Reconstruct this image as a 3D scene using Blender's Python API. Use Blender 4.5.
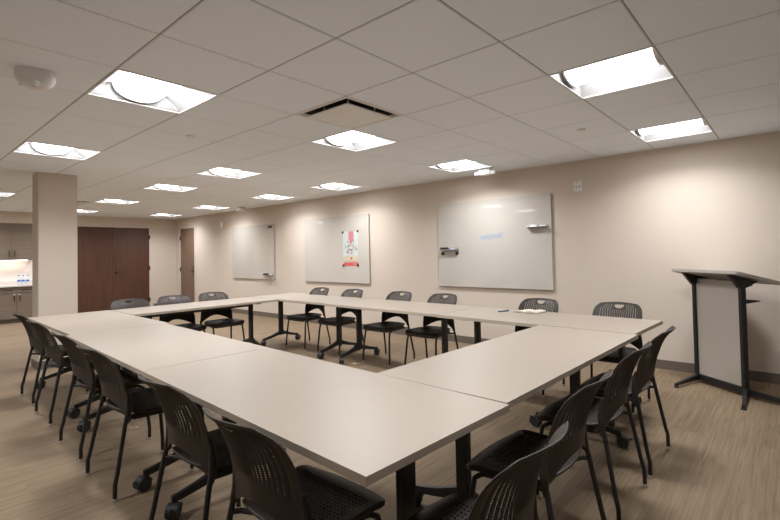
import bpy, bmesh, math, random
from mathutils import Vector, Matrix
random.seed(7)
for o in list(bpy.data.objects):
    bpy.data.objects.remove(o, do_unlink=True)
SC = bpy.context.scene
COL = SC.collection
PI = math.pi

# ------------------------------------------------------------ camera, world, exposure
G = 0.61                       # ceiling grid pitch
CEIL = 2.456
WX = 4.107                     # whiteboard wall
FY = 12.5                      # far wall
LX, NY = -4.5, -3.6            # side and rear walls (out of view)
cam_d = bpy.data.cameras.new('camera'); cam = bpy.data.objects.new('camera', cam_d); COL.objects.link(cam)
yaw, pitch, roll = 0.8797, 0.0238, -0.0213
fw = Vector((math.sin(yaw)*math.cos(pitch), math.cos(yaw)*math.cos(pitch), math.sin(pitch)))
rt = Vector((math.cos(yaw), -math.sin(yaw), 0)); up = rt.cross(fw)
r2 = rt*math.cos(roll) + up*math.sin(roll); u2 = up*math.cos(roll) - rt*math.sin(roll)
M = Matrix((r2, u2, -fw)).transposed().to_4x4(); M.translation = Vector((-1.5266, -1.169, 1.346))
cam.matrix_world = M
cam_d.sensor_width = 36; cam_d.lens = 454.29*36/780
cam_d.shift_x = -(417.57-390)/780; cam_d.shift_y = (242.0-260)/780
cam_d.clip_start = 0.05
SC.camera = cam
w = bpy.data.worlds.new('world'); SC.world = w; w.use_nodes = True
w.node_tree.nodes['Background'].inputs[0].default_value = (0.9, 0.85, 0.8, 1)
w.node_tree.nodes['Background'].inputs[1].default_value = 0.0
vs = SC.view_settings
SC.display_settings.display_device = 'sRGB'
vs.view_transform = 'Standard'; vs.look = 'None'; vs.exposure = 0.42; vs.gamma = 1.0; vs.use_curve_mapping = False
LIGHT = 9.0                    # glow of the ceiling lenses
LAMP_W = 15.5                  # downward output of each ceiling light
LIGHTCOL = (0.96, 1.0, 1.05)

# ------------------------------------------------------------ materials
def mat(name, col, rough=0.6, metal=0.0, spec=0.5, emit=None, estr=0.0, coat=0.0, noise=0.0, nscale=40.0, bump=0.0):
    m = bpy.data.materials.new(name); m.use_nodes = True
    nt = m.node_tree; b = nt.nodes['Principled BSDF']
    b.inputs['Base Color'].default_value = (*col, 1); b.inputs['Roughness'].default_value = rough
    b.inputs['Metallic'].default_value = metal; b.inputs['Specular IOR Level'].default_value = spec
    b.inputs['Coat Weight'].default_value = coat
    if emit: b.inputs['Emission Color'].default_value = (*emit, 1); b.inputs['Emission Strength'].default_value = estr
    tc = nt.nodes.new('ShaderNodeTexCoord'); n = nt.nodes.new('ShaderNodeTexNoise')
    n.inputs['Scale'].default_value = nscale; n.inputs['Detail'].default_value = 4
    nt.links.new(tc.outputs['Object'], n.inputs['Vector'])
    if noise > 0:
        r = nt.nodes.new('ShaderNodeMapRange')
        r.inputs['To Min'].default_value = 1-noise; r.inputs['To Max'].default_value = 1+noise
        nt.links.new(n.outputs['Fac'], r.inputs['Value'])
        x = nt.nodes.new('ShaderNodeVectorMath'); x.operation = 'SCALE'; x.inputs[0].default_value = col
        nt.links.new(r.outputs[0], x.inputs['Scale']); nt.links.new(x.outputs[0], b.inputs['Base Color'])
    if bump > 0:
        bp = nt.nodes.new('ShaderNodeBump'); bp.inputs['Strength'].default_value = bump; bp.inputs['Distance'].default_value = 0.002
        nt.links.new(n.outputs['Fac'], bp.inputs['Height']); nt.links.new(bp.outputs[0], b.inputs['Normal'])
    return m

def streak_mat(name, c1, c2, scale, rough=0.6, c3=None, brick=None, spec=0.5):
    """two-tone streaks; scale gives the noise scale along x, y, z"""
    m = bpy.data.materials.new(name); m.use_nodes = True
    nt = m.node_tree; L = nt.links; b = nt.nodes['Principled BSDF']; b.inputs['Roughness'].default_value = rough
    b.inputs['Specular IOR Level'].default_value = spec
    tc = nt.nodes.new('ShaderNodeTexCoord'); mp = nt.nodes.new('ShaderNodeMapping'); mp.inputs['Scale'].default_value = scale
    n = nt.nodes.new('ShaderNodeTexNoise'); n.inputs['Scale'].default_value = 1; n.inputs['Detail'].default_value = 5; n.inputs['Roughness'].default_value = 0.65
    L.new(tc.outputs['Object'], mp.inputs[0])
    vec = mp.outputs[0]
    br = None
    if brick:
        br = nt.nodes.new('ShaderNodeTexBrick'); br.inputs['Scale'].default_value = 1.0
        br.inputs['Brick Width'].default_value = brick[0]; br.inputs['Row Height'].default_value = brick[1]
        br.inputs['Mortar Size'].default_value = 0.0; br.inputs['Color1'].default_value = (0, 0, 0, 1); br.inputs['Color2'].default_value = (1, 1, 1, 1)
        L.new(tc.outputs['Object'], br.inputs['Vector'])
        ad = nt.nodes.new('ShaderNodeVectorMath'); ad.operation = 'MULTIPLY_ADD'
        L.new(br.outputs['Color'], ad.inputs[0]); ad.inputs[1].default_value = (17, 31, 5); L.new(vec, ad.inputs[2]); vec = ad.outputs[0]
    L.new(vec, n.inputs['Vector'])
    r = nt.nodes.new('ShaderNodeValToRGB'); r.color_ramp.elements[0].position = 0.32; r.color_ramp.elements[1].position = 0.68
    r.color_ramp.elements[0].color = (*c1, 1); r.color_ramp.elements[1].color = (*c2, 1)
    L.new(n.outputs['Fac'], r.inputs[0]); out = r.outputs[0]
    if br:
        mr = nt.nodes.new('ShaderNodeMapRange'); mr.inputs['To Min'].default_value = 0.93; mr.inputs['To Max'].default_value = 1.06
        L.new(br.outputs['Color'], mr.inputs['Value'])
        sc = nt.nodes.new('ShaderNodeVectorMath'); sc.operation = 'SCALE'; L.new(out, sc.inputs[0]); L.new(mr.outputs[0], sc.inputs['Scale']); out = sc.outputs[0]
    L.new(out, b.inputs['Base Color'])
    return m

MT = dict(
    wall=mat('wall_paint', (0.64, 0.54, 0.448), 0.85, noise=0.015, nscale=3, bump=0.05),
    tile=mat('ceiling_tile', (0.87, 0.92, 0.97), 0.95, noise=0.03, nscale=60, bump=0.1, spec=0.2),
    grid=mat('ceiling_grid', (0.34, 0.31, 0.285), 0.6),
    wall2=mat('unseen_wall_bounce_white', (0.86, 0.87, 0.87), 0.85),  # unseen walls made white to bounce more light onto the ceiling
    floor=streak_mat('carpet_plank', (0.156, 0.107, 0.065), (0.254, 0.180, 0.114), (2.2, 75, 1), 0.85, brick=(0.92, 0.305), spec=0.25),
    base=mat('baseboard_rubber', (0.145, 0.115, 0.09), 0.6),
    white=mat('white_enamel', (0.80, 0.78, 0.75), 0.45),
    reflector=mat('reflector_white', (0.50, 0.49, 0.48), 0.5),
    lens=mat('glowing_lens', (0.9, 0.9, 0.9), 0.5, emit=LIGHTCOL, estr=LIGHT),
    cap=mat('lamp_end_cap', (0.70, 0.69, 0.68), 0.5),
    laminate=mat('table_laminate', (0.315, 0.255, 0.203), 0.40, noise=0.02, nscale=8),
    edge=mat('table_edge_band', (0.50, 0.42, 0.335), 0.5),
    blacksteel=mat('black_powder_coat', (0.014, 0.013, 0.013), 0.42),
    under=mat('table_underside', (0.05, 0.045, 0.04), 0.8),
    plastic=mat('charcoal_plastic', (0.033, 0.0245, 0.0185), 0.5, spec=0.35, noise=0.05, nscale=200),
    rubber=mat('black_rubber', (0.02, 0.019, 0.018), 0.55),
    chrome=mat('glide_metal', (0.75, 0.73, 0.70), 0.3, metal=0.8),
    door_dark=streak_mat('dark_walnut_veneer', (0.060, 0.021, 0.010), (0.098, 0.037, 0.019), (22, 22, 1.2), 0.45),
    door_mid=streak_mat('brown_walnut_veneer', (0.15, 0.088, 0.055), (0.21, 0.125, 0.08), (18, 18, 1.2), 0.5),
    frame=mat('door_frame_paint', (0.62, 0.55, 0.485), 0.55),
    bronze=mat('dark_bronze', (0.03, 0.024, 0.02), 0.4, metal=0.6),
    board=mat('whiteboard_glass', (0.57, 0.52, 0.46), 0.02, spec=1.0),
    board_edge=mat('whiteboard_edge', (0.50, 0.50, 0.47), 0.3),
    alu=mat('grey_metal', (0.45, 0.44, 0.43), 0.35, metal=0.6),
    cab=streak_mat('grey_brown_cabinet', (0.165, 0.122, 0.090), (0.205, 0.155, 0.117), (3, 3, 30), 0.5),
    counter=mat('pale_counter', (0.62, 0.57, 0.52), 0.4),
    splash=mat('backsplash_panel', (0.80, 0.75, 0.70), 0.5),
    lect=mat('lectern_panel', (0.47, 0.42, 0.36), 0.5),
    lect_top=mat('lectern_laminate', (0.50, 0.46, 0.41), 0.45),
    brass=mat('worn_brass', (0.45, 0.30, 0.14), 0.4, metal=0.7),
    black=mat('matte_black', (0.012, 0.011, 0.011), 0.5),
    dark=mat('vent_interior', (0.035, 0.033, 0.03), 0.9),
    paper=mat('paper', (0.56, 0.50, 0.42), 0.8),
    pen=mat('blue_pen_plastic', (0.045, 0.10, 0.16), 0.35),
    ink=mat('blue_marker_ink', (0.33, 0.42, 0.58), 0.6),
    red=mat('poster_red', (0.62, 0.10, 0.09), 0.6),
    pink=mat('poster_pink', (0.62, 0.22, 0.24), 0.6),
    sky=mat('poster_pale_blue', (0.58, 0.62, 0.60), 0.6),
    sand=mat('poster_sand', (0.60, 0.52, 0.36), 0.6),
    leaf=mat('poster_grey_green', (0.22, 0.25, 0.22), 0.6),
    purple=mat('purple_cap', (0.16, 0.12, 0.45), 0.5),
    redcap=mat('red_cap', (0.45, 0.06, 0.07), 0.5),
    bottle=mat('clear_bottle', (0.70, 0.72, 0.74), 0.12),
    blue=mat('blue_label', (0.03, 0.13, 0.50), 0.5),
    lensglass=mat('lamp_glass', (0.8, 0.8, 0.78), 0.15),
    led=mat('warm_strip', (1, 0.9, 0.8), 0.5, emit=(1.0, 0.86, 0.74), estr=24.0),
)

# ------------------------------------------------------------ mesh helpers
class MB:
    def __init__(s): s.v = []; s.f = []; s.m = []; s.mats = []; s.sm = []
    def mi(s, m):
        if m not in s.mats: s.mats.append(m)
        return s.mats.index(m)
    def add(s, vs, fs, m, smooth=False):
        k = len(s.v); s.v += [tuple(v) for v in vs]; i = s.mi(m)
        for f in fs: s.f.append([k+a for a in f]); s.m.append(i); s.sm.append(smooth)
    def box(s, c, d, m, rot=None):
        x, y, z = d[0]/2, d[1]/2, d[2]/2
        vs = [Vector((sx*x, sy*y, sz*z)) for sz in (-1, 1) for sy in (-1, 1) for sx in (-1, 1)]
        if rot is not None: vs = [rot @ v for v in vs]
        c = Vector(c)
        s.add([v+c for v in vs], [(0, 2, 3, 1), (4, 5, 7, 6), (0, 1, 5, 4), (2, 6, 7, 3), (0, 4, 6, 2), (1, 3, 7, 5)], m)
    def bb(s, a, b, m): s.box([(a[i]+b[i])/2 for i in range(3)], [abs(b[i]-a[i]) for i in range(3)], m)
    def rbox(s, c, d, m, r=0.004, rot=None):
        """box with chamfered edges"""
        bm = bmesh.new(); bmesh.ops.create_cube(bm, size=1)
        for v in bm.verts: v.co = Vector((v.co.x*d[0], v.co.y*d[1], v.co.z*d[2]))
        bmesh.ops.bevel(bm, geom=bm.edges[:], offset=r, segments=2, profile=0.5, affect='EDGES')
        bm.verts.index_update()
        vs = [(rot @ v.co if rot is not None else v.co)+Vector(c) for v in bm.verts]
        s.add(vs, [[v.index for v in f.verts] for f in bm.faces], m); bm.free()
    def tube(s, pts, rads, m, n=10, cap=True, flat=None):
        """tube through pts with radius list; flat = (ra, rb) multipliers"""
        pts = [Vector(p) for p in pts]
        if not isinstance(rads, (list, tuple)): rads = [rads]*len(pts)
        rings = []; prev = None
        for i, p in enumerate(pts):
            t = (pts[min(i+1, len(pts)-1)]-pts[max(i-1, 0)]).normalized()
            a = prev if prev is not None else (Vector((0, 0, 1)) if abs(t.z) < 0.9 else Vector((1, 0, 0)))
            a = (a - t*a.dot(t)).normalized(); prev = a; b = t.cross(a)
            rings.append([p+(a*math.cos(2*PI*k/n)+b*math.sin(2*PI*k/n))*rads[i] for k in range(n)])
        vs = [v for r in rings for v in r]; fs = []
        for i in range(len(pts)-1):
            for k in range(n): fs.append((i*n+k, i*n+(k+1) % n, (i+1)*n+(k+1) % n, (i+1)*n+k))
        s.add(vs, fs, m, True)
        if cap: s.add(rings[0], [tuple(range(n))[::-1]], m); s.add(rings[-1], [tuple(range(n))], m)
    def cyl(s, a, b, r, m, n=16, r2=None): s.tube([a, b], [r, r if r2 is None else r2], m, n)
    def lathe(s, c, prof, m, n=20, axis=2):
        vs = []; fs = []
        for (r, h) in prof:
            for k in range(n):
                a = 2*PI*k/n; p = [r*math.cos(a), r*math.sin(a), h]
                if axis == 0: p = [h, p[0], p[1]]
                if axis == 1: p = [p[0], h, p[1]]
                vs.append((c[0]+p[0], c[1]+p[1], c[2]+p[2]))
        for i in range(len(prof)-1):
            for k in range(n): fs.append((i*n+k, i*n+(k+1) % n, (i+1)*n+(k+1) % n, (i+1)*n+k))
        s.add(vs, fs, m, True)
        s.add(vs[:n], [tuple(range(n))[::-1]], m); s.add(vs[-n:], [tuple(range(n))], m)
    def prism(s, poly, off, m, to3=lambda x, y, z: (x, y, z), h=(0, 1)):
        """extrude 2D polygon between heights h, mapped by to3(x, y, h)"""
        n = len(poly); vs = [to3(x, y, h[0]) for x, y in poly]+[to3(x, y, h[1]) for x, y in poly]
        fs = [tuple(range(n))[::-1], tuple(range(n, 2*n))]+[(i, (i+1) % n, n+(i+1) % n, n+i) for i in range(n)]
        s.add(vs, fs, m)
    def build(s, name, parent=None, loc=None, rz=0.0):
        me = bpy.data.meshes.new(name); me.from_pydata(s.v, [], s.f); me.update()
        for m in s.mats: me.materials.append(m)
        for p, i, sm in zip(me.polygons, s.m, s.sm): p.material_index = i; p.use_smooth = sm
        bm = bmesh.new(); bm.from_mesh(me); bmesh.ops.recalc_face_normals(bm, faces=bm.faces[:]); bm.to_mesh(me); bm.free()
        o = bpy.data.objects.new(name, me); COL.objects.link(o)
        if parent: o.parent = parent
        if loc: o.location = loc
        o.rotation_euler = (0, 0, rz)
        return o

def tag(o, label=None, cat=None, group=None, kind=None):
    if label: o['label'] = label
    if cat: o['category'] = cat
    if group: o['group'] = group
    if kind: o['kind'] = kind
    return o
def empty(name, loc, rz=0.0):
    o = bpy.data.objects.new(name, None); COL.objects.link(o); o.location = loc; o.rotation_euler = (0, 0, rz); o.empty_display_size = 0.1
    return o
def copy_tree(o, parent=None):
    kids = [c for c in bpy.data.objects if c.parent == o]
    c = o.copy(); COL.objects.link(c); c.parent = parent
    for k in kids: copy_tree(k, c)
    return c
def struct(mb, name, parent=None):
    o = mb.build(name, parent)
    if not parent: o['kind'] = 'structure'
    return o

# ------------------------------------------------------------ the room
mb = MB(); mb.bb((LX-.1, NY-.1, -.1), (WX+.1, FY+.1, 0), MT['floor']); struct(mb, 'floor')
def wall_with_holes(axis, pos, thick, a0, a1, holes, m='wall'):
    """wall in the plane axis=pos from a0 to a1 with door holes (b0, b1, top)"""
    mb = MB(); cur = a0
    def seg(p, q, z0, z1):
        if q-p < 1e-4: return
        if axis == 'x': mb.bb((pos, p, z0), (pos+thick, q, z1), MT[m])
        else: mb.bb((p, pos, z0), (q, pos+thick, z1), MT[m])
    for b0, b1, t in sorted(holes):
        seg(cur, b0, 0, CEIL+.25); seg(b0, b1, t, CEIL+.25); cur = b1
    seg(cur, a1, 0, CEIL+.25)
    return mb
D1 = (1.60, 3.44, 2.22); D2 = (11.30, 12.26, 2.20)
struct(wall_with_holes('x', WX, .15, NY-.15, FY+.15, [D2]), 'wall_right')
struct(wall_with_holes('y', FY, .15, LX-.15, WX, [D1]), 'wall_far')
struct(wall_with_holes('x', LX, -.15, NY-.15, FY+.15, [], 'wall2'), 'wall_left')
struct(wall_with_holes('y', NY, -.15, LX, WX, [], 'wall2'), 'wall_near')
def baseboard(name, segs):
    mb = MB()
    for a, b in segs:
        mb.bb(a, b, MT['base'])
    struct(mb, name)
T = .012
baseboard('baseboard_right', [((WX-T, NY, 0), (WX, D2[0]-.06, .10)), ((WX-T, D2[1]+.06, 0), (WX, FY, .10))])
baseboard('baseboard_far', [((D1[1]+.06, FY-T, 0), (WX-T, FY, .10)), ((.93, FY-T, 0), (D1[0]-.06, FY, .10))])
baseboard('baseboard_left', [((LX, NY, 0), (LX+T, FY, .10))])
# column
cx0, cx1, cy0, cy1 = -.183, .217, 6.055, 6.38
mb = MB(); mb.bb((cx0, cy0, 0), (cx1, cy1, CEIL+.25), MT['wall']); struct(mb, 'wall_column')
mb = MB()
mb.bb((cx0-T, cy0-T, 0), (cx1+T, cy0, .10), MT['base']); mb.bb((cx0-T, cy1, 0), (cx1+T, cy1+T, .10), MT['base'])
mb.bb((cx0-T, cy0, 0), (cx0, cy1, .10), MT['base']); mb.bb((cx1, cy0, 0), (cx1+T, cy1, .10), MT['base'])
struct(mb, 'baseboard_column')

# ------------------------------------------------------------ ceiling with grid
LIGHTS = [(2, -1), (5, -1), (-1, 3), (2, 3), (5, 3), (-1, 7), (2, 7), (5, 7), (2, 10), (5, 10), (2, 14), (5, 14), (2, 18), (5, 18), (-1, 14)]
EXTRA = [(-1, -1), (-4, 3), (-4, 7), (-4, 14), (-4, 18), (-1, 18)]  # lights out of view: some inferred from reflections, others added to brighten the room
VENTS = [(1, 2), (1, 15)]
holes = set(LIGHTS+EXTRA+VENTS)
mb = MB()
i0, i1 = math.floor(LX/G), math.floor(WX/G); j0, j1 = math.floor(NY/G), math.floor(FY/G)
gw = .0035; drop = .002
for i in range(i0, i1+1):
    for j in range(j0, j1+1):
        if (i, j) in holes: continue
        x0, x1 = max(i*G+gw, LX), min((i+1)*G-gw, WX); y0, y1 = max(j*G+gw, NY), min((j+1)*G-gw, FY)
        if x1-x0 < .01 or y1-y0 < .01: continue
        # tegular tile with small chamfer
        c = .005; zt = CEIL+.03
        vs = [(x0, y0, zt), (x1, y0, zt), (x1, y1, zt), (x0, y1, zt), (x0, y0, CEIL+c), (x1, y0, CEIL+c), (x1, y1, CEIL+c), (x0, y1, CEIL+c),
              (x0+c, y0+c, CEIL), (x1-c, y0+c, CEIL), (x1-c, y1-c, CEIL), (x0+c, y1-c, CEIL)]
        fs = [(0, 1, 2, 3), (8, 9, 10, 11)]+[(k, (k+1) % 4, 4+(k+1) % 4, 4+k) for k in range(4)]+[(4+k, 4+(k+1) % 4, 8+(k+1) % 4, 8+k) for k in range(4)]
        mb.add(vs, fs, MT['tile'])
z0, z1 = CEIL+.004, CEIL+.02
for i in range(i0, i1+2):
    x = i*G
    if LX < x < WX: mb.bb((x-.007, NY, z0), (x+.007, FY, z1), MT['grid'])
for j in range(j0, j1+2):
    y = j*G
    if NY < y < FY: mb.bb((LX, y-.007, z0+.0005), (WX, y+.007, z1-.001), MT['grid'])
# wall angle trim
for a, b in [((WX-.02, NY, CEIL-.002), (WX, FY, CEIL+.006)), ((LX, FY-.02, CEIL-.002), (WX-.02, FY, CEIL+.006))]:
    mb.bb(a, b, MT['tile'])
mb.bb((LX, NY, CEIL+.26), (WX, FY, CEIL+.30), MT['dark'])
struct(mb, 'ceiling')

# ------------------------------------------------------------ ceiling lights
def make_light():
    root = empty('ceiling_light', (0, 0, CEIL))
    e = .302; d = .105; h = .115
    # reflector pan: curved sides along y
    mb = MB(); N = 8; vs = []; fs = []
    prof = []
    for k in range(N+1):
        t = k/N; prof.append((e-(e-.16)*t, d*math.sin(t*PI/2)**0.9))
    for s in (-1, 1):
        vs = [(s*x, y, z) for x, z in prof for y in (-e, e)]
        fs = [(2*k, 2*k+1, 2*k+3, 2*k+2) for k in range(N)]
        mb.add(vs, fs, MT['reflector'], True)
    # end plates, sloping
    for s in (-1, 1):
        mb.add([(-e, s*e, .0), (e, s*e, .0), (.16, s*.283, d+.002), (-.16, s*.283, d+.002)], [(0, 1, 2, 3)], MT['reflector'])
    mb.add([(-.15, -e, d+.001), (.15, -e, d+.001), (.15, e, d+.001), (-.15, e, d+.001)], [(0, 1, 2, 3)], MT['reflector'])
    # outer can
    for a, b in [((-e-.002, -e-.002, .0), (-e, e+.002, h)), ((e, -e-.002, .0), (e+.002, e+.002, h)), ((-e, -e-.002, .0), (e, -e, h)), ((-e, e, .0), (e, e+.002, h)), ((-e, -e, h-.004), (e, e, h))]:
        mb.bb(a, b, MT['white'])
    mb.build('housing', root)
    mb = MB()
    fr = .009
    for a, b in [((-e, -e, -.003), (-e+fr, e, .004)), ((e-fr, -e, -.003), (e, e, .004)), ((-e+fr, -e, -.003), (e-fr, -e+fr, .004)), ((-e+fr, e-fr, -.003), (e-fr, e, .004))]:
        mb.bb(a, b, MT['white'])
    mb.build('trim_frame', root)
    mb = MB(); K = 14; R = .155; yy = .262
    vs = [(R*math.cos(PI*k/K), y, d-.004-.088*math.sin(PI*k/K)) for k in range(K+1) for y in (-yy, yy)]
    mb.add(vs, [(2*k, 2*k+1, 2*k+3, 2*k+2) for k in range(K)], MT['lens'], True)
    mb.build('lens', root)
    ld = bpy.data.lights.new('lamp_output', 'AREA'); ld.shape = 'RECTANGLE'; ld.size = .16; ld.spread = math.radians(143); ld.size_y = .46; ld.energy = LAMP_W; ld.color = LIGHTCOL
    lo = bpy.data.objects.new('lamp_output', ld); COL.objects.link(lo); lo.parent = root; lo.location = (0, 0, .0095)
    for s in (-1, 1):
        mb = MB(); R2 = R+.006
        ring = [(R2*math.cos(PI*k/K), d-.003-.093*math.sin(PI*k/K)) for k in range(K+1)]
        mb.prism(ring, 0, MT['cap'], lambda x, z, y: (x, y, z), (s*yy, s*(yy+.014)))
        mb.build('end_cap', root)
    return root
proto = make_light()
lab = {
 (2, -1): 'large square recessed ceiling light at upper right of the photo',
 (5, -1): 'recessed ceiling light beside the whiteboard wall, rightmost of the row above the lectern',
 (-1, 3): 'large recessed ceiling light at upper left beside the wedge sensor',
 (2, 3): 'recessed ceiling light just beyond the square air diffuser',
 (5, 3): 'recessed ceiling light next to the two-headed emergency lamp above the blue-lettered whiteboard',
 (-1, 7): 'recessed ceiling light directly in front of the square column top',
 (2, 7): 'second light of the middle row, counting from the one beside the diffuser',
 (5, 7): 'recessed ceiling light above the whiteboard with the poster',
 (2, 10): 'third light of the middle row counting from the diffuser, right of the column',
 (5, 10): 'recessed ceiling light along the whiteboard wall, between the poster board and the far board',
 (2, 14): 'fourth light of the middle row counting from the diffuser, before the double doors',
 (5, 14): 'recessed ceiling light beside the far emergency lamp above the far whiteboard',
 (2, 18): 'farthest middle-row ceiling light, half hidden beside the column over the double doors',
 (5, 18): 'farthest ceiling light by the corner near the single brown door',
 (-1, 14): 'recessed ceiling light left of the column towards the kitchen cabinets',
}
for n, (i, j) in enumerate(LIGHTS+EXTRA):
    o = proto if n == 0 else copy_tree(proto)
    o.location = ((i+.5)*G, (j+.5)*G, CEIL)
    tag(o, lab.get((i, j), 'unseen square recessed ceiling light in the part of the room outside the photo'), 'ceiling light', 'recessed ceiling lights')

# ------------------------------------------------------------ air diffusers
def make_vent():
    root = empty('air_diffuser', (0, 0, CEIL)); e = .302
    mb = MB()
    def ring(a, za, b, zb, m):
        vs = [(-a, -a, za), (a, -a, za), (a, a, za), (-a, a, za), (-b, -b, zb), (b, -b, zb), (b, b, zb), (-b, b, zb)]
        mb.add(vs, [(k, (k+1) % 4, 4+(k+1) % 4, 4+k) for k in range(4)], m)
    ring(e, .0, .282, -.002, MT['white']); ring(.282, -.002, .272, .02, MT['white']); ring(.272, .02, .19, .07, MT['dark'])
    ring(e, .0, e, .11, MT['white'])
    mb.add([(-.19, -.19, .07), (.19, -.19, .07), (.19, .19, .07), (-.19, .19, .07)], [(0, 1, 2, 3)], MT['dark'])
    mb.build('frame', root)
    mb = MB(); mb.rbox((0, 0, -.014), (.465, .465, .012), MT['white'], .005)
    mb.build('face_panel', root)
    mb = MB()
    for sx in (-1, 1):
        for sy in (-1, 1): mb.cyl((sx*.14, sy*.14, -.010), (sx*.14, sy*.14, .07), .006, MT['white'], 8)
    mb.build('hanger', root)
    return root
v = make_vent(); v.location = (1.5*G, 2.5*G, CEIL); tag(v, 'square air diffuser with a flat drop panel in the ceiling above the tables', 'air vent', 'ceiling air diffusers')
v2 = copy_tree(v); v2.location = (1.5*G, 15.5*G, CEIL); tag(v2, 'far air diffuser in the ceiling partly hidden by the square column', 'air vent', 'ceiling air diffusers')

# ------------------------------------------------------------ sensor, sprinklers, emergency lights
root = empty('occupancy_sensor', (-.905, 2.235, CEIL), math.radians(20)); tag(root, 'white wedge-shaped occupancy sensor on the ceiling at upper left', 'sensor')
mb = MB(); K = 28; layers = [(.088, 0), (.092, -.02), (.090, -.048), (.078, -.075), (.052, -.094), (.02, -.100)]
def wedge(r, a):
    # rounded triangle outline
    f = 1.0-.13*math.cos(3*a)
    return (r*f*math.cos(a), r*f*math.sin(a))
vs = [(*wedge(r, 2*PI*k/K), z) for r, z in layers for k in range(K)]
fs = [(i*K+k, i*K+(k+1) % K, (i+1)*K+(k+1) % K, (i+1)*K+k) for i in range(len(layers)-1) for k in range(K)]
fs.append(tuple((len(layers)-1)*K+k for k in range(K)))
mb.add(vs, fs, MT['white'], True); mb.build('sensor_body', root)
mb = MB(); mb.lathe((-.028, -.034, -.078), [(.034, .012), (.034, 0), (.026, -.014), (.008, -.020)], MT['lensglass']); mb.build('sensor_lens', root)
mb = MB(); mb.lathe((-.028, -.034, -.1005), [(.009, .004), (.009, 0)], MT['alu'], 12)
for k in range(3): mb.lathe((-.060, .005+.016*k, -.090), [(.003, .003), (.003, 0)], MT['dark'], 8)
mb.build('sensor_dot', root)
for loc, r, l in [((.335, 3.03), .035, 'small round white sprinkler cap on the ceiling between the upper left lights'), ((2.67, .31), .038, 'flat round ceiling cover below the large right-hand light'), ((1.28, 4.35), .03, 'tiny round cap on the ceiling just beyond the middle light')]:
    mb = MB(); mb.lathe((0, 0, 0), [(r, 0), (r, -.006), (r*.8, -.012), (r*.35, -.018 if r != .038 else -.012)], MT['white'], 24)
    tag(mb.build('sprinkler_cap', None, (*loc, CEIL-.0005)), l, 'sprinkler')
def make_emergency():
    root = empty('emergency_light', (0, 0, 0))
    mb = MB(); mb.rbox((0, 0, -.045), (.11, .19, .090), MT['white'], .030); mb.build('lamp_body', root)
    for s in (-1, 1):
        mb = MB(); mb.lathe((-.01, s*.118, -.042), [(.022, .012), (.038, -.002), (.042, -.024), (.036, -.036)], MT['white'], 18)
        h = mb.build('lamp_head', root)
        mb = MB(); mb.lathe((-.01, s*.118, -.0785), [(.036, .002), (.034, -.004), (.02, -.009)], MT['lensglass'], 18); mb.build('lamp_lens', h)
    return root
e1 = make_emergency(); e1.location = (3.76, 1.99, CEIL-.001); e1.rotation_euler[2] = .1
tag(e1, 'white two-headed emergency light on the ceiling above the blue-lettered whiteboard', 'emergency light', 'emergency lights')
e2 = copy_tree(e1); e2.location = (3.80, 8.35, CEIL-.001); tag(e2, 'white two-headed emergency light on the ceiling above the far whiteboard', 'emergency light', 'emergency lights')

# ------------------------------------------------------------ doors
def lever(parent, loc, ax, sgn):
    mb = MB()
    if ax == 'y':      # door in far wall, lever sticks out towards -y
        x, y, z = loc; mb.cyl((x, y, z), (x, y-.012, z), .028, MT['bronze']); mb.cyl((x, y, z), (x, y-.055, z), .010, MT['bronze'])
        mb.tube([(x, y-.052, z), (x+sgn*.06, y-.055, z+.002), (x+sgn*.12, y-.050, z)], [.010, .009, .008], MT['bronze'])
    else:
        x, y, z = loc; mb.cyl((x, y, z), (x-.012, y, z), .028, MT['bronze']); mb.cyl((x, y, z), (x-.055, y, z), .010, MT['bronze'])
        mb.tube([(x-.052, y, z), (x-.055, y+sgn*.06, z+.002), (x-.050, y+sgn*.12, z)], [.010, .009, .008], MT['bronze'])
    return mb.build('door_handle', parent)
def hinge(parent, c, d):
    mb = MB(); mb.rbox(c, d, MT['bronze'], .003); return mb.build('hinge', parent)
# double door
for n, (xa, xb) in enumerate([(D1[0]+.045, 2.519), (2.523, D1[1]-.045)]):
    mb = MB(); mb.rbox(((xa+xb)/2, FY+.03, 1.095), (xb-xa, .045, 2.16), MT['door_dark'], .003)
    d = mb.build('door_%d' % (n+1)); d['kind'] = 'structure'
    if n == 1:
        lever(d, (xa+.08, FY+.0075, 1.0), 'y', 1)
        for z in (.22, 1.08, 1.93): hinge(d, (xb+.012, FY-.004, z), (.03, .02, .11))
        mb = MB(); mb.rbox((xa-.005, FY+.0, 2.15), (.07, .022, .03), MT['bronze'], .003); mb.build('latch', d)
mb = MB()
mb.bb((D1[0]-.005, FY-.012, 0), (D1[0]+.042, FY+.12, D1[2]), MT['frame']); mb.bb((D1[1]-.042, FY-.012, 0), (D1[1]+.005, FY+.12, D1[2]), MT['frame'])
mb.bb((D1[0]+.042, FY-.012, D1[2]-.04), (D1[1]-.042, FY+.12, D1[2]+.005), MT['frame']); struct(mb, 'trim_1')
mb = MB(); mb.rbox((WX+.03, (D2[0]+D2[1])/2, 1.085), (.045, D2[1]-D2[0]-.09, 2.14), MT['door_mid'], .003)
d = mb.build('door_3'); d['kind'] = 'structure'
lever(d, (WX+.0075, D2[0]+.12, .98), 'x', 1)
for z in (.22, 1.02, 1.90): hinge(d, (WX-.004, D2[1]-.038, z), (.02, .03, .11))
mb = MB(); mb.rbox((WX+.002, D2[0]+.12, 1.09), (.02, .045, .045), MT['bronze'], .004); mb.build('latch', d)
mb = MB()
mb.bb((WX-.012, D2[0]-.005, 0), (WX+.12, D2[0]+.042, D2[2]), MT['frame']); mb.bb((WX-.012, D2[1]-.042, 0), (WX+.12, D2[1]+.005, D2[2]), MT['frame'])
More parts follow.
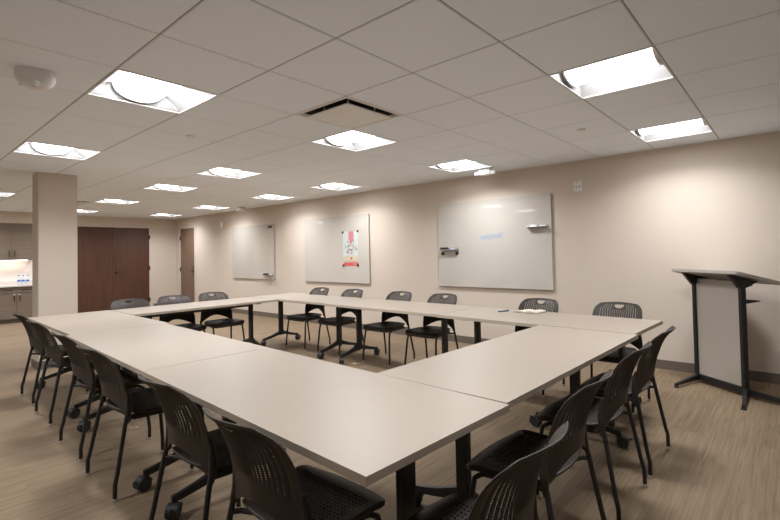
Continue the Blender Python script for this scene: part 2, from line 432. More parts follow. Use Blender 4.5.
mb.bb((WX-.012, D2[0]+.042, D2[2]-.04), (WX+.12, D2[1]-.042, D2[2]+.005), MT['frame']); struct(mb, 'trim_2')

# ------------------------------------------------------------ kitchenette
KX = .855
def bar_handle(parent, a, b, off):
    mb = MB(); a = Vector(a); b = Vector(b); o = Vector(off); t = (b-a)*.12
    mb.cyl(a+o, b+o, .007, MT['bronze'], 8); mb.cyl(a+t, a+t+o, .005, MT['bronze'], 8); mb.cyl(b-t, b-t+o, .005, MT['bronze'], 8)
    return mb.build('handle', parent)
def cabinet(name, label, x0, x1, y0, z0, z1, ndoor, drawer, toe, hz, cat='cabinet', group=None, split=None):
    c = empty(name, ((x0+x1)/2, FY-.15, z0 if not toe else 0)); tag(c, label, cat, group)
    ox, oy, oz = c.location
    def L(p): return (p[0]-ox, p[1]-oy, p[2]-oz)
    mb = MB(); zz = z0+(toe or 0)
    mb.bb(L((x0, y0+.02, zz)), L((x1, FY-.002, z1)), MT['cab'])
    if toe: mb.bb(L((x0, y0+.07, z0)), L((x1, FY-.002, zz)), MT['base'])
    mb.build('carcass', c)
    wd = (x1-x0)/ndoor; zt = z1-.006
    for k in range(ndoor):
        a, b = x0+k*wd+.002, x0+(k+1)*wd-.002; top = zt
        if drawer:
            mb = MB(); mb.rbox(L(((a+b)/2, y0+.01, zt-drawer/2)), (b-a, .018, drawer), MT['cab'], .002); dr = mb.build('drawer', c)
            h0 = (a+b)/2-.08; bar_handle(dr, L((h0, y0+.002, zt-drawer/2)), L((h0+.16, y0+.002, zt-drawer/2)), (0, -.028, 0)); top = zt-drawer-.005
        mb = MB(); mb.rbox(L(((a+b)/2, y0+.01, (zz+.004+top)/2)), (b-a, .018, top-zz-.004), MT['cab'], .002); dd = mb.build('door', c)
        hx = b-.045 if k % 2 == 0 else a+.045
        bar_handle(dd, L((hx, y0+.002, hz)), L((hx, y0+.002, hz+.15)), (0, -.028, 0))
        if toe:
            mb = MB(); mb.lathe(L((hx, y0-.004, top-.04)), [(.012, .005), (.014, -.012), (.006, -.018)], MT['white'], 12, axis=1); mb.build('lock_knob', dd)
    return c
UY, BY = 12.18, 11.94
xs = KX-.0
cabinet('wall_cabinet', 'grey-brown two-door wall cabinet over the backsplash, beside the column', xs-.72, xs, UY, 1.375, 2.195, 2, 0, 0, 1.44, group='kitchen wall cabinets')
cabinet('wall_cabinet', 'grey-brown wall cabinet left of the visible one over the backsplash', xs-1.445, xs-.725, UY, 1.375, 2.195, 2, 0, 0, 1.44, group='kitchen wall cabinets')
cabinet('base_cabinet', 'grey-brown base cabinet with drawers under the counter, beside the column', xs-.62, xs, BY, 0, .785, 2, .12, .09, .47, group='kitchen base cabinets')
cabinet('base_cabinet', 'grey-brown base cabinet at the left picture edge under the counter', xs-1.245, xs-.625, BY, 0, .785, 2, .12, .09, .47, group='kitchen base cabinets')
mb = MB(); mb.rbox((xs-.60, (BY-.03+FY)/2, .805), (1.30, FY-BY+.026, .035), MT['counter'], .004)
tag(mb.build('countertop'), 'pale countertop running over the base cabinets of the kitchenette', 'countertop')
mb = MB(); mb.bb((xs-1.25, FY-.012, .824), (xs+.05, FY-.001, 1.374), MT['splash'])
mb.bb((xs-1.25, FY-.026, .824), (xs+.05, FY-.012, .90), MT['counter']); tag(mb.build('backsplash'), 'pale backsplash panel between counter and wall cabinets', 'backsplash')
mb = MB(); mb.bb((xs-1.25, UY+.0, 2.197), (xs+.05, FY-.001, CEIL), MT['wall']); struct(mb, 'trim_soffit')
mb = MB(); mb.bb((xs+.004, BY+.03, 0), (xs+.05, FY-.001, .785), MT['frame']); mb.bb((xs+.004, UY, 1.375), (xs+.05, FY-.001, 2.196), MT['frame']); struct(mb, 'trim_kitchen')
root = empty('under_cabinet_light', (xs-.5, UY+.16, 1.372)); tag(root, 'slim lit strip lamp under the kitchen wall cabinets', 'lamp')
mb = MB(); mb.rbox((0, 0, -.001), (.9, .05, .006), MT['white'], .001); mb.build('lamp_body', root)
mb = MB(); mb.rbox((0, 0, -.0055), (.86, .030, .003), MT['led'], .001); mb.build('diffuser', root)
mb = MB(); mb.rbox((xs-.46, FY-.016, 1.05), (.075, .008, .12), MT['white'], .003); ol = mb.build('outlet_plate')
tag(ol, 'pale outlet plate on the kitchenette backsplash', 'outlet')
def make_bottle():
    root = empty('water_bottle', (0, 0, 0))
    mb = MB(); mb.lathe((0, 0, 0), [(.026, 0), (.030, .006), (.030, .13), (.027, .145), (.013, .185), (.012, .195)], MT['bottle'], 16); mb.build('bottle_body', root)
    mb = MB(); mb.lathe((0, 0, 0), [(.0308, .070), (.0312, .071), (.0312, .108), (.0308, .109)], MT['blue'], 16); mb.build('bottle_label', root)
    mb = MB(); mb.lathe((0, 0, 0), [(.0145, .192), (.0145, .213), (.012, .215)], MT['blue'], 14); mb.build('cap', root)
    return root
b0 = make_bottle()
for k, (dx, l) in enumerate([(0, 'leftmost of the three blue-labelled water bottles on the kitchen counter'), (.075, 'middle one of three blue-labelled water bottles on the kitchen counter'), (.15, 'rightmost of three blue-labelled water bottles on the kitchen counter')]):
    b = b0 if k == 0 else copy_tree(b0)
    b.location = (xs-.245+dx, 12.14, .823); tag(b, l, 'water bottle', 'water bottles on the counter')

# ------------------------------------------------------------ whiteboards
def whiteboard(y0, y1, z0, z1, label):
    root = empty('whiteboard', (WX, (y0+y1)/2, z0)); tag(root, label, 'whiteboard', 'whiteboards on the long wall')
    W, H = y1-y0, z1-z0
    mb = MB(); mb.rbox((-.024, 0, H/2), (.010, W, H), MT['board'], .0015); mb.build('writing_panel', root)
    mb = MB()
    for a, b in [((-.0195, -W/2+.002, .002), (-.013, W/2-.002, H-.002))]: mb.bb(a, b, MT['board_edge'])
    for sy in (-1, 1):
        for zz in (.12, H-.12): mb.cyl((-.013, sy*(W/2-.15), zz), (-.0005, sy*(W/2-.15), zz), .02, MT['alu'])
    mb.build('backing', root)
    return root
BX = WX-.0295
whiteboard(1.225, 3.055, .828, 2.078, 'large frameless whiteboard with faint blue lettering and two small marker shelves')
whiteboard(4.575, 6.42, .822, 2.055, 'frameless whiteboard with a red and white poster fixed by four magnets')
whiteboard(7.53, 9.28, .835, 2.045, 'farthest frameless whiteboard, with two dark magnets at its upper right')
def shelf(name, y0, y1, z, label):
    root = empty(name, (BX, (y0+y1)/2, z)); tag(root, label, 'marker tray', 'magnetic marker shelves')
    w_ = y1-y0
    mb = MB(); mb.rbox((-.035, 0, 0), (.068, w_, .006), MT['alu'], .002); mb.rbox((-.067, 0, .004), (.005, w_, .010), MT['alu'], .002); mb.rbox((-.003, 0, .01), (.005, w_, .05), MT['alu'], .002)
    mb.build('tray', root)
    return root
shelf('marker_shelf', 1.27, 1.55, 1.652, 'grey marker shelf near the right edge of the blue-lettered whiteboard')
shelf('marker_shelf', 2.67, 2.99, 1.378, 'small marker shelf near the left edge of the blue-lettered whiteboard')
shelf('marker_shelf', 7.55, 7.90, .925, 'marker shelf at the lower right corner of the farthest whiteboard')
def marker(y, z, cap, label, ln=.12):
    root = empty('marker', (BX-.035, y, z+.0125)); tag(root, label, 'marker', 'dry-erase markers')
    mb = MB(); mb.cyl((0, -ln/2, 0), (0, ln*.15, 0), .009, MT['white'], 12); mb.build('barrel', root)
    mb = MB(); mb.cyl((0, ln*.15, 0), (0, ln/2, 0), .0098, cap, 12, .0085); mb.build('cap', root)
marker(1.35, 1.6515, MT['redcap'], 'red-capped marker lying on the right-hand marker shelf')
marker(1.48, 1.6515, MT['rubber'], 'black-capped marker lying on the right-hand marker shelf')
marker(2.78, 1.3775, MT['purple'], 'purple-capped marker on the left marker shelf of the lettered board', .11)
marker(7.62, .9245, MT['rubber'], 'black marker on the shelf of the farthest whiteboard', .13)
def eraser(y, z, label, ln=.13):
    root = empty('board_eraser', (BX-.035, y, z+.0035)); tag(root, label, 'eraser', 'board erasers')
    mb = MB(); mb.rbox((0, 0, .011), (.05, ln, .022), MT['rubber'], .003); mb.build('felt_pad', root)
    mb = MB(); mb.rbox((0, 0, .0305), (.046, ln-.004, .016), MT['black'], .005); mb.build('grip', root)
eraser(2.915, 1.3775, 'black eraser resting on the left marker shelf of the lettered whiteboard')
eraser(7.79, .9245, 'black eraser on the shelf of the farthest whiteboard', .14)
def magnet(y, z, label, x=BX, r=.018, group='round black magnets'):
    mb = MB(); mb.lathe((0, 0, 0), [(r, 0), (r, -.010), (r*.85, -.013)], MT['black'], 18, axis=0)
    tag(mb.build('round_magnet', None, (x, y, z)), label, 'magnet', group)
magnet(2.965, 1.325, 'round black magnet under the left marker shelf, left one of its pair', r=.026)
magnet(2.705, 1.325, 'round black magnet under the left marker shelf, right one of its pair', r=.026)
magnet(7.70, 1.985, 'left one of two dark magnets at the top right of the farthest whiteboard', r=.028)
magnet(7.61, 1.985, 'right one of two dark magnets at the top right of the farthest whiteboard', r=.028)
# handwriting
cu = bpy.data.curves.new('writing', 'FONT'); cu.body = 'welcome!'; cu.size = .14; cu.shear = .25; cu.extrude = .0006; cu.offset = .0012
to = bpy.data.objects.new('tmp_text', cu); COL.objects.link(to)
bpy.context.view_layer.update()
me = bpy.data.meshes.new_from_object(to.evaluated_get(bpy.context.evaluated_depsgraph_get())); bpy.data.objects.remove(to)
xsv = [v.co.x for v in me.vertices]; x0_, x1_ = min(xsv), max(xsv)
rr = random.Random(3)
for v in me.vertices:      # text x -> world -y, y -> z; a little handwriting wobble
    t = (v.co.x-x0_)/(x1_-x0_); wob = .006*math.sin(t*23)+.03*t
    v.co = Vector((-v.co.z, -(t-.5)*.36, v.co.y+wob))
me.materials.clear(); me.materials.append(MT['ink'])
wo = bpy.data.objects.new('marker_lettering', me); COL.objects.link(wo); wo.location = (BX-.0008, 2.11, 1.505)
tag(wo, 'faint blue handwritten word on the whiteboard nearest the lectern', 'writing')
# poster
PY0, PY1, PZ0, PZ1 = 4.85, 5.26, 1.125, 1.765
root = empty('poster', (BX, (PY0+PY1)/2, PZ0)); tag(root, 'red and white flower poster held by magnets on the middle whiteboard', 'poster')
PW, PH = PY1-PY0, PZ1-PZ0
mb = MB(); mb.bb((-.0014, -PW/2, 0), (-.0004, PW/2, PH), MT['paper']); mb.build('sheet', root)
def flat(mb, poly, m, lay):
    mb.prism(poly, 0, m, lambda y, z, x: (x, -y, z), (-.0014-.0002*lay, -.0014-.0002*(lay-1)))
def disc(cx, cz, r, n=8, ph=0): return [(cx+r*math.cos(2*PI*k/n+ph), cz+r*math.sin(2*PI*k/n+ph)) for k in range(n)]
mb = MB()
flat(mb, [(-PW/2, .16), (PW/2, .16), (PW/2, PH), (-PW/2, PH)], MT['sky'], 1)
flat(mb, [(-PW/2+.02, .115), (-.05, .10), (.08, .105), (PW/2-.02, .13), (PW/2, .20), (.05, .175), (-.08, .185), (-PW/2, .18)], MT['sand'], 2)
flat(mb, [(-.05, PH), (.09, PH), (.085, PH-.13), (.055, PH-.20), (.03, PH-.25), (-.005, PH-.25), (-.015, PH-.19), (-.05, PH-.13)], MT['pink'], 2)
rp = random.Random(5)
for k in range(110):
    a = rp.uniform(0, 2*PI); q = rp.uniform(.2, 1)
    cx = .01+.165*q*math.cos(a); cz = .345+.165*q*math.sin(a)
    m = [MT['red'], MT['paper'], MT['leaf'], MT['pink'], MT['paper'], MT['leaf']][k % 6]
    flat(mb, disc(cx, cz, rp.uniform(.006, .017), 7, rp.uniform(0, 1)), m, 3+(k % 3))
flat(mb, [(-.005, .125), (.045, .125), (.045, .165), (-.005, .165)], MT['red'], 3)
mb.build('picture_print', root)
mb = MB(); flat(mb, [(-PW/2+.005, .005), (PW/2-.005, .01), (PW/2-.005, .075), (-PW/2+.005, .07)], MT['red'], 1)
for k in range(9): flat(mb, [(-.17+k*.037, .088), (-.142+k*.037, .088), (-.142+k*.037, .095), (-.17+k*.037, .095)], MT['red'], 1)
for k in range(3): flat(mb, [(.07+k*.03, .035), (.092+k*.03, .035), (.092+k*.03, .052), (.07+k*.03, .052)], MT['paper'], 2)
mb.build('caption_band', root)
for y, z, l in [(PY1-.005, PZ1-.012, 'upper left'), (PY0+.005, PZ1-.006, 'upper right'), (PY1-.01, PZ0+.018, 'lower left'), (PY0+.01, PZ0+.024, 'lower right')]:
    magnet(y, z, 'round black magnet at the %s corner of the poster' % l, x=BX-.0030, r=.021, group='poster magnets')
# wall plates
root = empty('wall_plate', (WX, .878, 2.08)); tag(root, 'small white wall plate with two sockets high on the wall right of the boards', 'wall plate')
mb = MB(); mb.rbox((-.004, 0, .055), (.008, .10, .125), MT['white'], .003); mb.build('plate', root)
for s in (-1, 1):
    mb = MB(); mb.rbox((-.0095, s*.02, .045), (.005, .018, .034), MT['alu'], .002); mb.build('socket', root)
mb = MB(); mb.cyl((-.008, .015, .098), (-.0105, .015, .098), .008, MT['alu'], 10); mb.build('indicator', root)
root = empty('alarm_strobe', (WX, 9.83, 2.08)); tag(root, 'small white wall alarm above and left of the farthest whiteboard', 'alarm')
mb = MB(); mb.rbox((-.014, 0, .06), (.028, .11, .13), MT['white'], .006); mb.build('housing', root)
mb = MB(); mb.rbox((-.038, -.012, .045), (.02, .05, .05), MT['lensglass'], .008); mb.build('strobe_lens', root)

# ------------------------------------------------------------ tables
def caster(parent, x, y, yaw=0.0):
    mb = MB(); R = Matrix.Rotation(yaw, 3, 'Z')
    def P(a, b, c): q = R @ Vector((a, b, 0)); return (x+q.x, y+q.y, c)
    for s in (-1, 1):
        mb.tube([P(.026, s*.008, .038), P(.026, s*.027, .038)], [.038, .037], MT['rubber'], 20)
    # hood over the wheels
    vs = []; K = 9
    for k in range(K):
        a = math.radians(-20+k*190/(K-1))
        for s in (-1, 1): vs.append(P(.026+.042*math.cos(a), s*.0295, .038+.042*math.sin(a)))
    mb.add(vs, [(2*k, 2*k+1, 2*k+3, 2*k+2) for k in range(K-1)], MT['rubber'], True)
    mb.tube([P(-.002, 0, .060), P(-.002, 0, .10)], [.012, .010], MT['blacksteel'], 12)
    mb.tube([P(.056, 0, .056), P(.084, 0, .064)], [.008, .005], MT['rubber'], 8)
    return mb.build('caster', parent)
def make_table():
    """long axis y, origin under the centre"""
    L_, D_, H_ = 1.826, .756, .735
    root = empty('training_table', (0, 0, 0))
    mb = MB(); mb.rbox((0, 0, H_-.014), (D_, L_, .028), MT['laminate'], .0012)
    o = mb.build('tabletop', root)
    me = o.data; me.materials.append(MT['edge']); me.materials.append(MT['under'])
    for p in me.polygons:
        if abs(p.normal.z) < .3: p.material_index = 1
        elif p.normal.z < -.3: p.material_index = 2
    ly = L_/2-.215
    for s in (-1, 1):
        mb = MB(); y = s*ly
        mb.rbox((0, y, .405), (.070, .040, .56), MT['blacksteel'], .006)                 # post
        mb.rbox((0, y, .688), (.46, .05, .022), MT['blacksteel'], .004)                 # top bracket
        for q in (-1, 1):                                                                # feet: tapering arms
            prof = [(.0, .135, .205, .022), (.05, .128, .182, .021), (.16, .102, .142, .018), (.27, .080, .114, .015), (.310, .080, .108, .012)]
            vs = []; 
            for a, za, zb, w_ in prof: vs += [(q*a, y-w_, za), (q*a, y+w_, za), (q*a, y+w_*.8, zb), (q*a, y-w_*.8, zb)]
            fs = [(4*i+k, 4*i+(k+1) % 4, 4*i+4+(k+1) % 4, 4*i+4+k) for i in range(len(prof)-1) for k in range(4)]
            fs += [(0, 1, 2, 3), tuple(4*(len(prof)-1)+k for k in (3, 2, 1, 0))]
            mb.add(vs, fs, MT['blacksteel'])
        leg = mb.build('leg', root)
        caster(leg, -.290, y, PI+.55+.3*s); caster(leg, .290, y, .3*s+.2)
    mb = MB(); mb.rbox((0, 0, .665), (.05, 2*ly-.06, .05), MT['blacksteel'], .006); mb.build('crossbeam', root)
    for s in (-1, 1):
        mb = MB(); mb.rbox((.27, s*.30, .698), (.06, .10, .016), MT['blacksteel'], .004); mb.build('latch_paddle', root)
    return root
# (x, y, rz, label)
t0 = make_table()
LL = ['pale laminate table at the near left corner of the table square', 'middle pale table of the long left-hand side of the table square', 'far pale table of the left-hand side, nearest the column']
RL = ['pale laminate table with the open notebook, right corner of the table square', 'middle pale table of the side along the whiteboard wall', 'far pale table of the side along the whiteboard wall']
tables = [(x, y, -rz, l) for (x, y, rz), l in zip([(-.237, .650, .043), (-.160, 2.480, .040), (-.072, 4.312, .022)], LL)]
tables += [(x, y, -rz, l) for (x, y, rz), l in zip([(2.375, .622, .040), (2.462, 2.455, .035), (2.540, 4.290, .018)], RL)]
tables.append((1.038, .096, PI/2-.024, 'pale laminate table closing the near right side of the square'))
tables.append((1.243, 4.805, PI/2, 'pale laminate table closing the far side of the square, nearest the doors'))
for n, (x, y, rz, l) in enumerate(tables):
    o = t0 if n == 0 else copy_tree(t0)
    o.location = (x, y, 0); o.rotation_euler = (0, 0, rz); tag(o, l, 'table', 'training tables pushed into a square')

# ------------------------------------------------------------ chairs
def sheet(mb, m, S, NU, NV, th, hole, disp=lambda i, v: 0.0, vk=1.0):
    """thick perforated sheet. S(u, v) -> Vector, u, v in 0..1; hole(u, v, cell centre) -> relative size or 0"""
    import itertools
    P = {}; Nn = {}
    def nrm(u, v):
        e = 1e-3; a = S(min(u+e, 1), v)-S(max(u-e, 0), v); b = S(u, min(v+e, 1))-S(u, max(v-e, 0)); n = a.cross(b); return n.normalized() if n.length > 1e-12 else Vector((0, 0, 1))
    front = []; back = []
    for j in range(NV+1):
        for i in range(NU+1):
            u, v = i/NU, j/NV; p = S(u, v); n = nrm(u, v); front.append(p+n*(th/2-disp(i, v))); back.append(p-n*th/2)
    ff, fb, walls_v, walls_f = [], [], [], []
    base = len(front); W_ = NU+1
    for j in range(NV):
        for i in range(NU):
            q = [j*W_+i, j*W_+i+1, (j+1)*W_+i+1, (j+1)*W_+i]; h = hole((i+.5)/NU, (j+.5)/NV, i, j)
            if h <= 0: ff.append(q); fb.append(q[::-1]); continue
            if h > 5:   # cut away entirely
                continue
            qf = []; qb = []
            for (a, b) in ((-1, -1), (1, -1), (1, 1), (-1, 1)):
                u, v = (i+.5+a*h/2)/NU, (j+.5+b*h/2*vk)/NV
                p = S(u, v); n = nrm(u, v)
                front.append(p+n*(th/2-disp(i+.5, v))); back.append(p-n*(th/2)); qf.append(len(front)-1)
            for k in range(4):
                ff.append([q[k], q[(k+1) % 4], qf[(k+1) % 4], qf[k]]); fb.append([q[k], qf[k], qf[(k+1) % 4], q[(k+1) % 4]])
            b0 = len(walls_v); walls_v += [front[k] for k in qf]+[back[k] for k in qf]
            walls_f += [(b0+k, b0+(k+1) % 4, b0+4+(k+1) % 4, b0+4+k) for k in range(4)]
    mb.add(front, ff, m, True); mb.add(back, fb, m, True); mb.add(walls_v, walls_f, m)
    # boundary walls incl. cut-outs
    cnt = {}
    for f in ff:
        for k in range(len(f)):
            e = (f[k], f[(k+1) % len(f)]); cnt[tuple(sorted(e))] = cnt.get(tuple(sorted(e)), 0)+1
    grid_n = (NU+1)*(NV+1); wv = []; wf = []
    for (a, b), c in cnt.items():
        if c == 1 and a < grid_n and b < grid_n:
            k0 = len(wv); wv += [front[a], front[b], back[b], back[a]]; wf.append((k0, k0+1, k0+2, k0+3))
    mb.add(wv, wf, m)

def make_chair():
    """faces +y; origin on the floor midway between the glides"""
    root = empty('side_chair', (0, 0, 0)); PL = MT['plastic']
    # ---- backrest
    ZT = .842
    def ys(z):      # side profile measured down the edge of the back
        P_ = [(.44, -.150), (.52, -.147), (.60, -.158), (.66, -.172), (.70, -.189), (.74, -.208), (.77, -.226), (.80, -.250), (.82, -.272), (.845, -.308)]
        for (a, p), (b, q) in zip(P_, P_[1:]):
            if z <= b+1e-6: return p+(q-p)*(z-a)/(b-a)
        return P_[-1][1]
    def yS(z): return (ys(z-.02)+2*ys(z)+ys(min(z+.02, .845)))/4
    def hw(z):
        t = (z-.45)/(.842-.45)
        if t < .55: return .208+.005*(t/.55)
        if t < .76: return .213+.003*math.sin((t-.55)/.21*PI)
        q = (t-.76)/.24; return .115+.098*math.sqrt(max(0, 1-q**2.2))
    def zbot(s):
        a = abs(s)
        return .455+.075*(1-(min(a, .96)/.96)**2.4)
    def SB(u, v):
        s = 2*u-1
        z = zbot(s); z += (ZT-z)*(1-(1-v)**1.35)
        z -= .008*v*s*s
        x = hw(z)*s*(1-.48*(1-v)*(1-abs(s))); t = (z-.45)/.382
        curv = .050*(1-.35*max(0, (t-.6)/.4))
        return Vector((x, yS(z)-curv*(1-s*s), z))
    NU, NV = 63, 46
    def dB(i, v):
        f = min(1, max(0, (v-.18)/.08), max(0, (.93-v)/.04)) if .18 < v < .93 else 0
        if i < 3 or i > NU-3: return 0
        return .0045*f if i % 3 >= .9 else 0
    def holeB(u, v, i, j):
        if 34 <= j <= 39:
            if abs(i-31) <= {39: 7, 38: 7, 37: 7, 36: 6, 35: 5, 34: 3}[j]: return 9
        if i % 3 != 1 or j < 10 or j > 41 or i < 5 or i > NU-6: return 0
        if j > 36 and (i < 9 or i > NU-10): return 0
        if 22 <= i <= 40 and j >= 32: return 0
        return .78
    mb = MB(); sheet(mb, PL, SB, NU, NV, .005, holeB, dB, .66)
    # rolled rim along the top edge and sides
    rim = [SB(0, k/12) for k in range(12)]+[SB(k/20, 1) for k in range(21)]+[SB(1, 1-k/12) for k in range(1, 13)]
    mb.tube(rim, [.0038]*len(rim), PL, 6)
    mb.build('backrest', root)
    for s in (-1, 1):   # sleeves over the leg tubes
        pass
    # ---- seat
    ZS = .450
    def SS(u, v):
        s = 2*u-1; t = v
        h = .160+.066*math.sin(min(1, t/.40)*PI/2)+.008*t
        if t > .86: h -= .034*((t-.86)/.14)**2
        y = -.145+.360*t-.022*(1-s*s)*(1-t)**3+.016*(1-s*s)*max(0, t-.7)/.3
        z = ZS-.016*(1-s*s)*math.sin(PI*min(1, t*1.05))-.026*max(0, (t-.80)/.20)**2+.010*max(0, (.12-t)/.12)
        return Vector((s*h, y, z))
    NU2, NV2 = 24, 22
    def holeS(u, v, i, j):
        if i < 2 or i > NU2-3 or j < 2 or j > 17: return 0
        return .46
    mb = MB(); sheet(mb, PL, SS, NU2, NV2, .007, holeS)
    rim = [SS(0, k/14) for k in range(15)]+[SS(k/12, 1) for k in range(1, 13)]+[SS(1, 1-k/14) for k in range(1, 15)]+[SS(1-k/12, 0) for k in range(1, 12)]
    n0 = len(rim); sk = []; fs = []
    cen = Vector((0, .03, 0))
    for k, p in enumerate(rim):      # down-turned lip
        t = min(1, max(0, (p.y+.12)/.15)); dz = .012+.014*t; q = Vector((p.x, p.y, 0))-cen
        sk += [p, p+q*.012+Vector((0, 0, -dz*.5)), p-q*.05+Vector((0, 0, -dz))]
    for k in range(n0):
        a = 3*k; b = 3*((k+1) % n0); fs += [(a, b, b+1, a+1), (a+1, b+1, b+2, a+2)]
    mb.add(sk, fs, PL, True)
    rim.append(rim[0]); mb.tube(rim, [.0055]*len(rim), PL, 6)
    mb.build('seat', root)
    # ---- frame
    for s in (-1, 1):
        mb = MB()
        mb.tube([(s*.213, -.141, .50), (s*.218, -.146, .47), (s*.222, -.162, .40), (s*.243, -.210, .14), (s*.246, -.218, .108), (s*.247, -.222, .092), (s*.247, -.223, .006)], [.0115]*7, MT['blacksteel'], 10)
        mb.tube([(s*.211, -.150, .60), (s*.212, -.143, .56), (s*.213, -.141, .50), (s*.219, -.147, .445), (s*.2195, -.148, .44)], [.004, .0125, .0165, .0165, .013], PL, 12)
        leg = mb.build('leg', root)
        mb = MB(); mb.lathe((s*.247, -.223, 0), [(.013, 0), (.014, .004), (.0125, .016)], MT['chrome'], 12); mb.build('glide', leg)
        mb = MB()
        mb.tube([(s*.165, -.10, .408), (s*.182, .05, .408), (s*.196, .140, .406), (s*.204, .175, .385), (s*.208, .186, .33), (s*.222, .204, .13), (s*.225, .207, .098), (s*.225, .208, .006)], [.0115]*8, MT['blacksteel'], 10)
        leg = mb.build('leg', root)
        mb = MB(); mb.lathe((s*.225, .208, 0), [(.013, 0), (.014, .004), (.0125, .016)], MT['chrome'], 12); mb.build('glide', leg)
    mb = MB()
    mb.tube([(-.222, -.162, .405), (-.195, -.135, .408), (-.14, -.108, .406), (0, -.10, .405), (.14, -.108, .406), (.195, -.135, .408), (.222, -.162, .405)], [.010]*7, MT['blacksteel'], 8)
    mb.tube([(-.180, .06, .405), (.180, .06, .405)], [.010, .010], MT['blacksteel'], 8)
    for s in (-1, 1): mb.rbox((s*.168, -.02, .418), (.034, .20, .026), PL, .005)
    mb.build('seat_frame', root)
    return root
c0 = make_chair()
chairs = []
R90 = -PI/2
# left row faces +x  (y, x of the rear glides)
lx = lambda y: -.732+.042*y
left = [(4.60, 0, 'farthest of the black chairs along the left side of the tables'),
        (3.80, 0, 'second farthest of the black chairs along the left side of the tables'),
        (2.80, 0, 'black chair on the left side, third from the far end, before the middle table'),
        (2.03, 0, 'black chair on the left side whose four slim legs stand clear of the others'),
        (.93, 0, 'black chair on the left side, second nearest, above the two large casters'),
        (.24, -.01, 'nearest left black chair, its perforated seat under the table corner')]
for y, dx, l in left: chairs.append((lx(y)+.223+dx, y, R90, l, 'black chairs along the left side'))
for x, y, rz, l in [(1.65, -.48, 0, 'black chair at the right end of the near side, closest to the lectern'),
                 (1.03, -.48, 0, 'black chair second from the lectern end on the near side'),
                 (.33, -.49, 0, 'black chair third from the lectern end on the near side, seat tip showing'),
                 (-.36, -.57, 0, 'nearest black chair on the near side, cut off by the bottom of the picture')]:
    chairs.append((x, y+.223, rz, l, 'black chairs along the near side'))
for y, l in [(4.44, 'farthest black chair along the whiteboard wall, below the left half of the poster board'), (3.70, 'black chair directly below the flower poster along the whiteboard wall'),
             (2.80, 'black chair along the wall, below the gap between poster board and lettered whiteboard'), (2.10, 'black chair along the wall, below the left edge of the lettered whiteboard'),
             (.87, 'black chair behind the open notebook'), (.10, 'black chair at the right table corner nearest the lectern, along the wall')]:
    chairs.append((2.86-.223, y, PI/2, l, 'black chairs along the whiteboard wall'))
for x, l, dy, rz in [(.555, 'black chair at the far side, leftmost, before the double doors', .0, PI), (1.08, 'black chair at the far side, middle one of three', 0, PI), (1.61, 'black chair at the far side, rightmost of three, before the far whiteboard', 0, PI)]:
    chairs.append((x, 5.21-.223+dy, rz, l, 'black chairs along the far side'))
for n, (x, y, rz, l, g) in enumerate(chairs):
    o = c0 if n == 0 else copy_tree(c0)
    o.location = (x, y, 0); o.rotation_euler = (0, 0, rz); tag(o, l, 'chair', g)

# ------------------------------------------------------------ notebook and pen
root = empty('open_notebook', (2.655, .865, .7352), 0); tag(root, 'open notebook with cream pages lying on the table before a chair', 'notebook')
mb = MB(); mb.bb((-.10, -.128, 0), (.10, .128, .003), MT['rubber']); mb.build('cover', root)
for s in (-1, 1):
    mb = MB(); K = 8
    vs = []
    for k in range(K+1):
        t = k/K; y = s*(.004+.120*t); z = .004+.016*math.sin(PI*min(1, t*.95+.05))**.7*(1-.45*t)+(.010*t if s < 0 else 0)
        vs += [(-.095, y, z), (.095, y, z), (.095, y, .003), (-.095, y, .003)]
    fs = []
    for k in range(K):
        a = 4*k; b = 4*k+4
        fs += [(a, a+1, b+1, b), (a+1, a+2, b+2, b+1), (a+3, a, b, b+3), (a+2, a+3, b+3, b+2)]
    fs += [(0, 1, 2, 3), (4*K+3, 4*K+2, 4*K+1, 4*K)]
    mb.add(vs, fs, MT['paper'], False); mb.build('page_block', root)
root.rotation_euler[2] = -.12
root = empty('pen', (2.55, 1.105, .735+.0062), math.radians(-22)); tag(root, 'blue pen lying on the table left of the open notebook', 'pen')
mb = MB(); mb.tube([(-.07, 0, 0), (-.055, 0, 0), (.02, 0, 0)], [.002, .006, .006], MT['pen'], 12); mb.build('barrel', root)
mb = MB(); mb.tube([(.02, 0, 0), (.075, 0, 0)], [.0068, .006], MT['pen'], 12); mb.bb((.03, -.0015, .006), (.072, .0015, .009), MT['pen']); mb.build('cap', root)

# ------------------------------------------------------------ floor boxes
def floor_box(x, y, l, sx=.09, sy=.13):
    root = empty('floor_outlet', (x, y, 0)); tag(root, l, 'floor outlet', 'brass floor outlets')
    mb = MB(); mb.rbox((0, 0, .003), (sx, sy, .006), MT['brass'], .002); mb.build('cover_plate', root)
    mb = MB(); mb.rbox((0, 0, .0075), (sx*.45, sy*.35, .004), MT['chrome'], .0015); mb.build('lid', root)
floor_box(-.19, 2.95, 'small brass floor outlet plate beneath the left-hand tables')
floor_box(2.28, 3.02, 'small brass floor outlet plate beneath the wall-side tables')

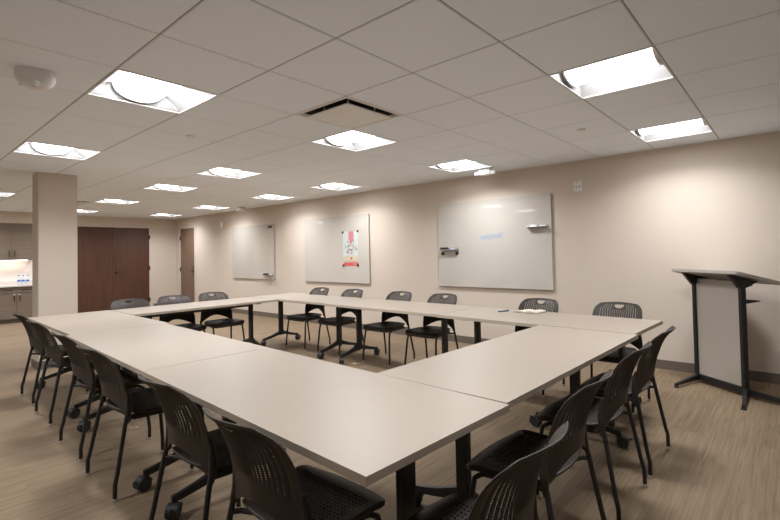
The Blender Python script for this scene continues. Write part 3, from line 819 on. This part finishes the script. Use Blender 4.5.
# ------------------------------------------------------------ lectern
n_ = Vector((-.8, .6, 0)); b_ = Vector((.6, .8, 0))
P1 = Vector((3.765, -.395, 0)); P2 = Vector((3.455, -.80, 0)); mid = (P1+P2)/2
root = empty('lectern', mid, 0); tag(root, 'grey-topped lectern on black steel legs standing by the right-hand wall', 'lectern')
def Lc(v): return v-mid
ang = math.atan2(b_.y, b_.x); RZ = Matrix.Rotation(ang, 3, 'Z')   # local x along b
F1 = Vector((3.415, -.255, 0)); F2 = Vector((3.055, -.81, 0))
R1 = P1+.30*Vector((math.cos(-.35), math.sin(-.35), 0)); R2 = P2+.42*Vector((math.cos(math.radians(250)), math.sin(math.radians(250)), 0))
for P, F, Rr in ((P1, F1, R1), (P2, F2, R2)):
    mb = MB(); mb.rbox(Lc(P)+Vector((0, 0, .52)), (.052, .036, .94), MT['blacksteel'], .004, Matrix.Rotation(ang+PI/2, 3, 'Z'))
    lg = mb.build('post', root)
    for E_ in (F, Rr):
        d = (E_-P); q = Vector((-d.y, d.x, 0)).normalized(); mb = MB(); vs = []
        prof = [(0, .022, .085, .022), (.12, .028, .078, .020), (.9, .022, .045, .014), (1.0, .018, .042, .013)]
        for a, za, zb, w_ in prof:
            c = Lc(P)+d*a
            vs += [c-q*w_+Vector((0, 0, za)), c+q*w_+Vector((0, 0, za)), c+q*w_*.8+Vector((0, 0, zb)), c-q*w_*.8+Vector((0, 0, zb))]
        fs = [(4*i+k, 4*i+(k+1) % 4, 4*i+4+(k+1) % 4, 4*i+4+k) for i in range(3) for k in range(4)]+[(0, 1, 2, 3), (15, 14, 13, 12)]
        mb.add(vs, fs, MT['blacksteel'])
        c = Lc(E_)-d.normalized()*.015; mb.lathe(c, [(.022, 0), (.022, .010), (.012, .022)], MT['rubber'], 14)
        mb.build('foot', root)
mb = MB(); dd = (P1-P2).length; ang2 = math.atan2((P1-P2).y, (P1-P2).x); RB = Matrix.Rotation(ang2, 3, 'Z')
mb.rbox((0, 0, .055), (dd, .03, .055), MT['blacksteel'], .003, RB); mb.build('base_beam', root)
mb = MB(); mb.rbox((0, 0, .535), (dd-.036, .012, .90), MT['lect'], .002, RB); mb.build('front_panel', root)
mb = MB(); mb.rbox(Vector((0, 0, 1.005))-n_*.06, (dd+.02, .10, .05), MT['lect'], .004, RB); mb.build('top_rail', root)
TZ = 1.075; tilt = math.atan(.10/.45)
for P in (P1, P2):   # tapered brackets below the top
    mb = MB(); o_ = Lc(P)
    poly = [(-.17, 1.075-.17*math.tan(tilt)), (.15, 1.075+.15*math.tan(tilt)), (.04, .985), (-.04, .985)]
    mb.prism(poly, 0, MT['blacksteel'], lambda a, z, h: tuple(o_+n_*a+b_*h+Vector((0, 0, z-.014))), (-.016, .016)); mb.build('bracket', root)
mb = MB()
wt, f0, f1 = .37, .18, -.34
out = []
for (bx, ny) in [(-wt, f1), (wt, f1), (wt, f0), (-wt, f0)]: out.append((bx, ny))
def rounded(poly, r, n=5):
    res = []
    for i, p in enumerate(poly):
        a = Vector(poly[i-1]); b = Vector(p); c = Vector(poly[(i+1) % len(poly)])
        d1 = (a-b).normalized()*r; d2 = (c-b).normalized()*r
        for k in range(n+1):
            t = k/n; res.append(tuple((b+d1)*(1-t)**2+b*2*t*(1-t)+(b+d2)*t*t))
    return res
poly = rounded(out, .03)
mb.prism(poly, 0, MT['lect_top'], lambda bx, ny, h: tuple(b_*bx+n_*ny+Vector((0, 0, TZ+ny*math.tan(tilt)+h))), (-.012, .014)); mb.build('reading_top', root)
mb = MB(); c = Lc(P2)-n_*.10; mb.prism([(-.018, .82), (-.018, .865), (-.22, .845), (-.22, .838)], 0, MT['blacksteel'], lambda a, z, h: tuple(n_*a+b_*h+Vector((0, 0, z))), (-.24, .24)); mb.build('shelf', root)
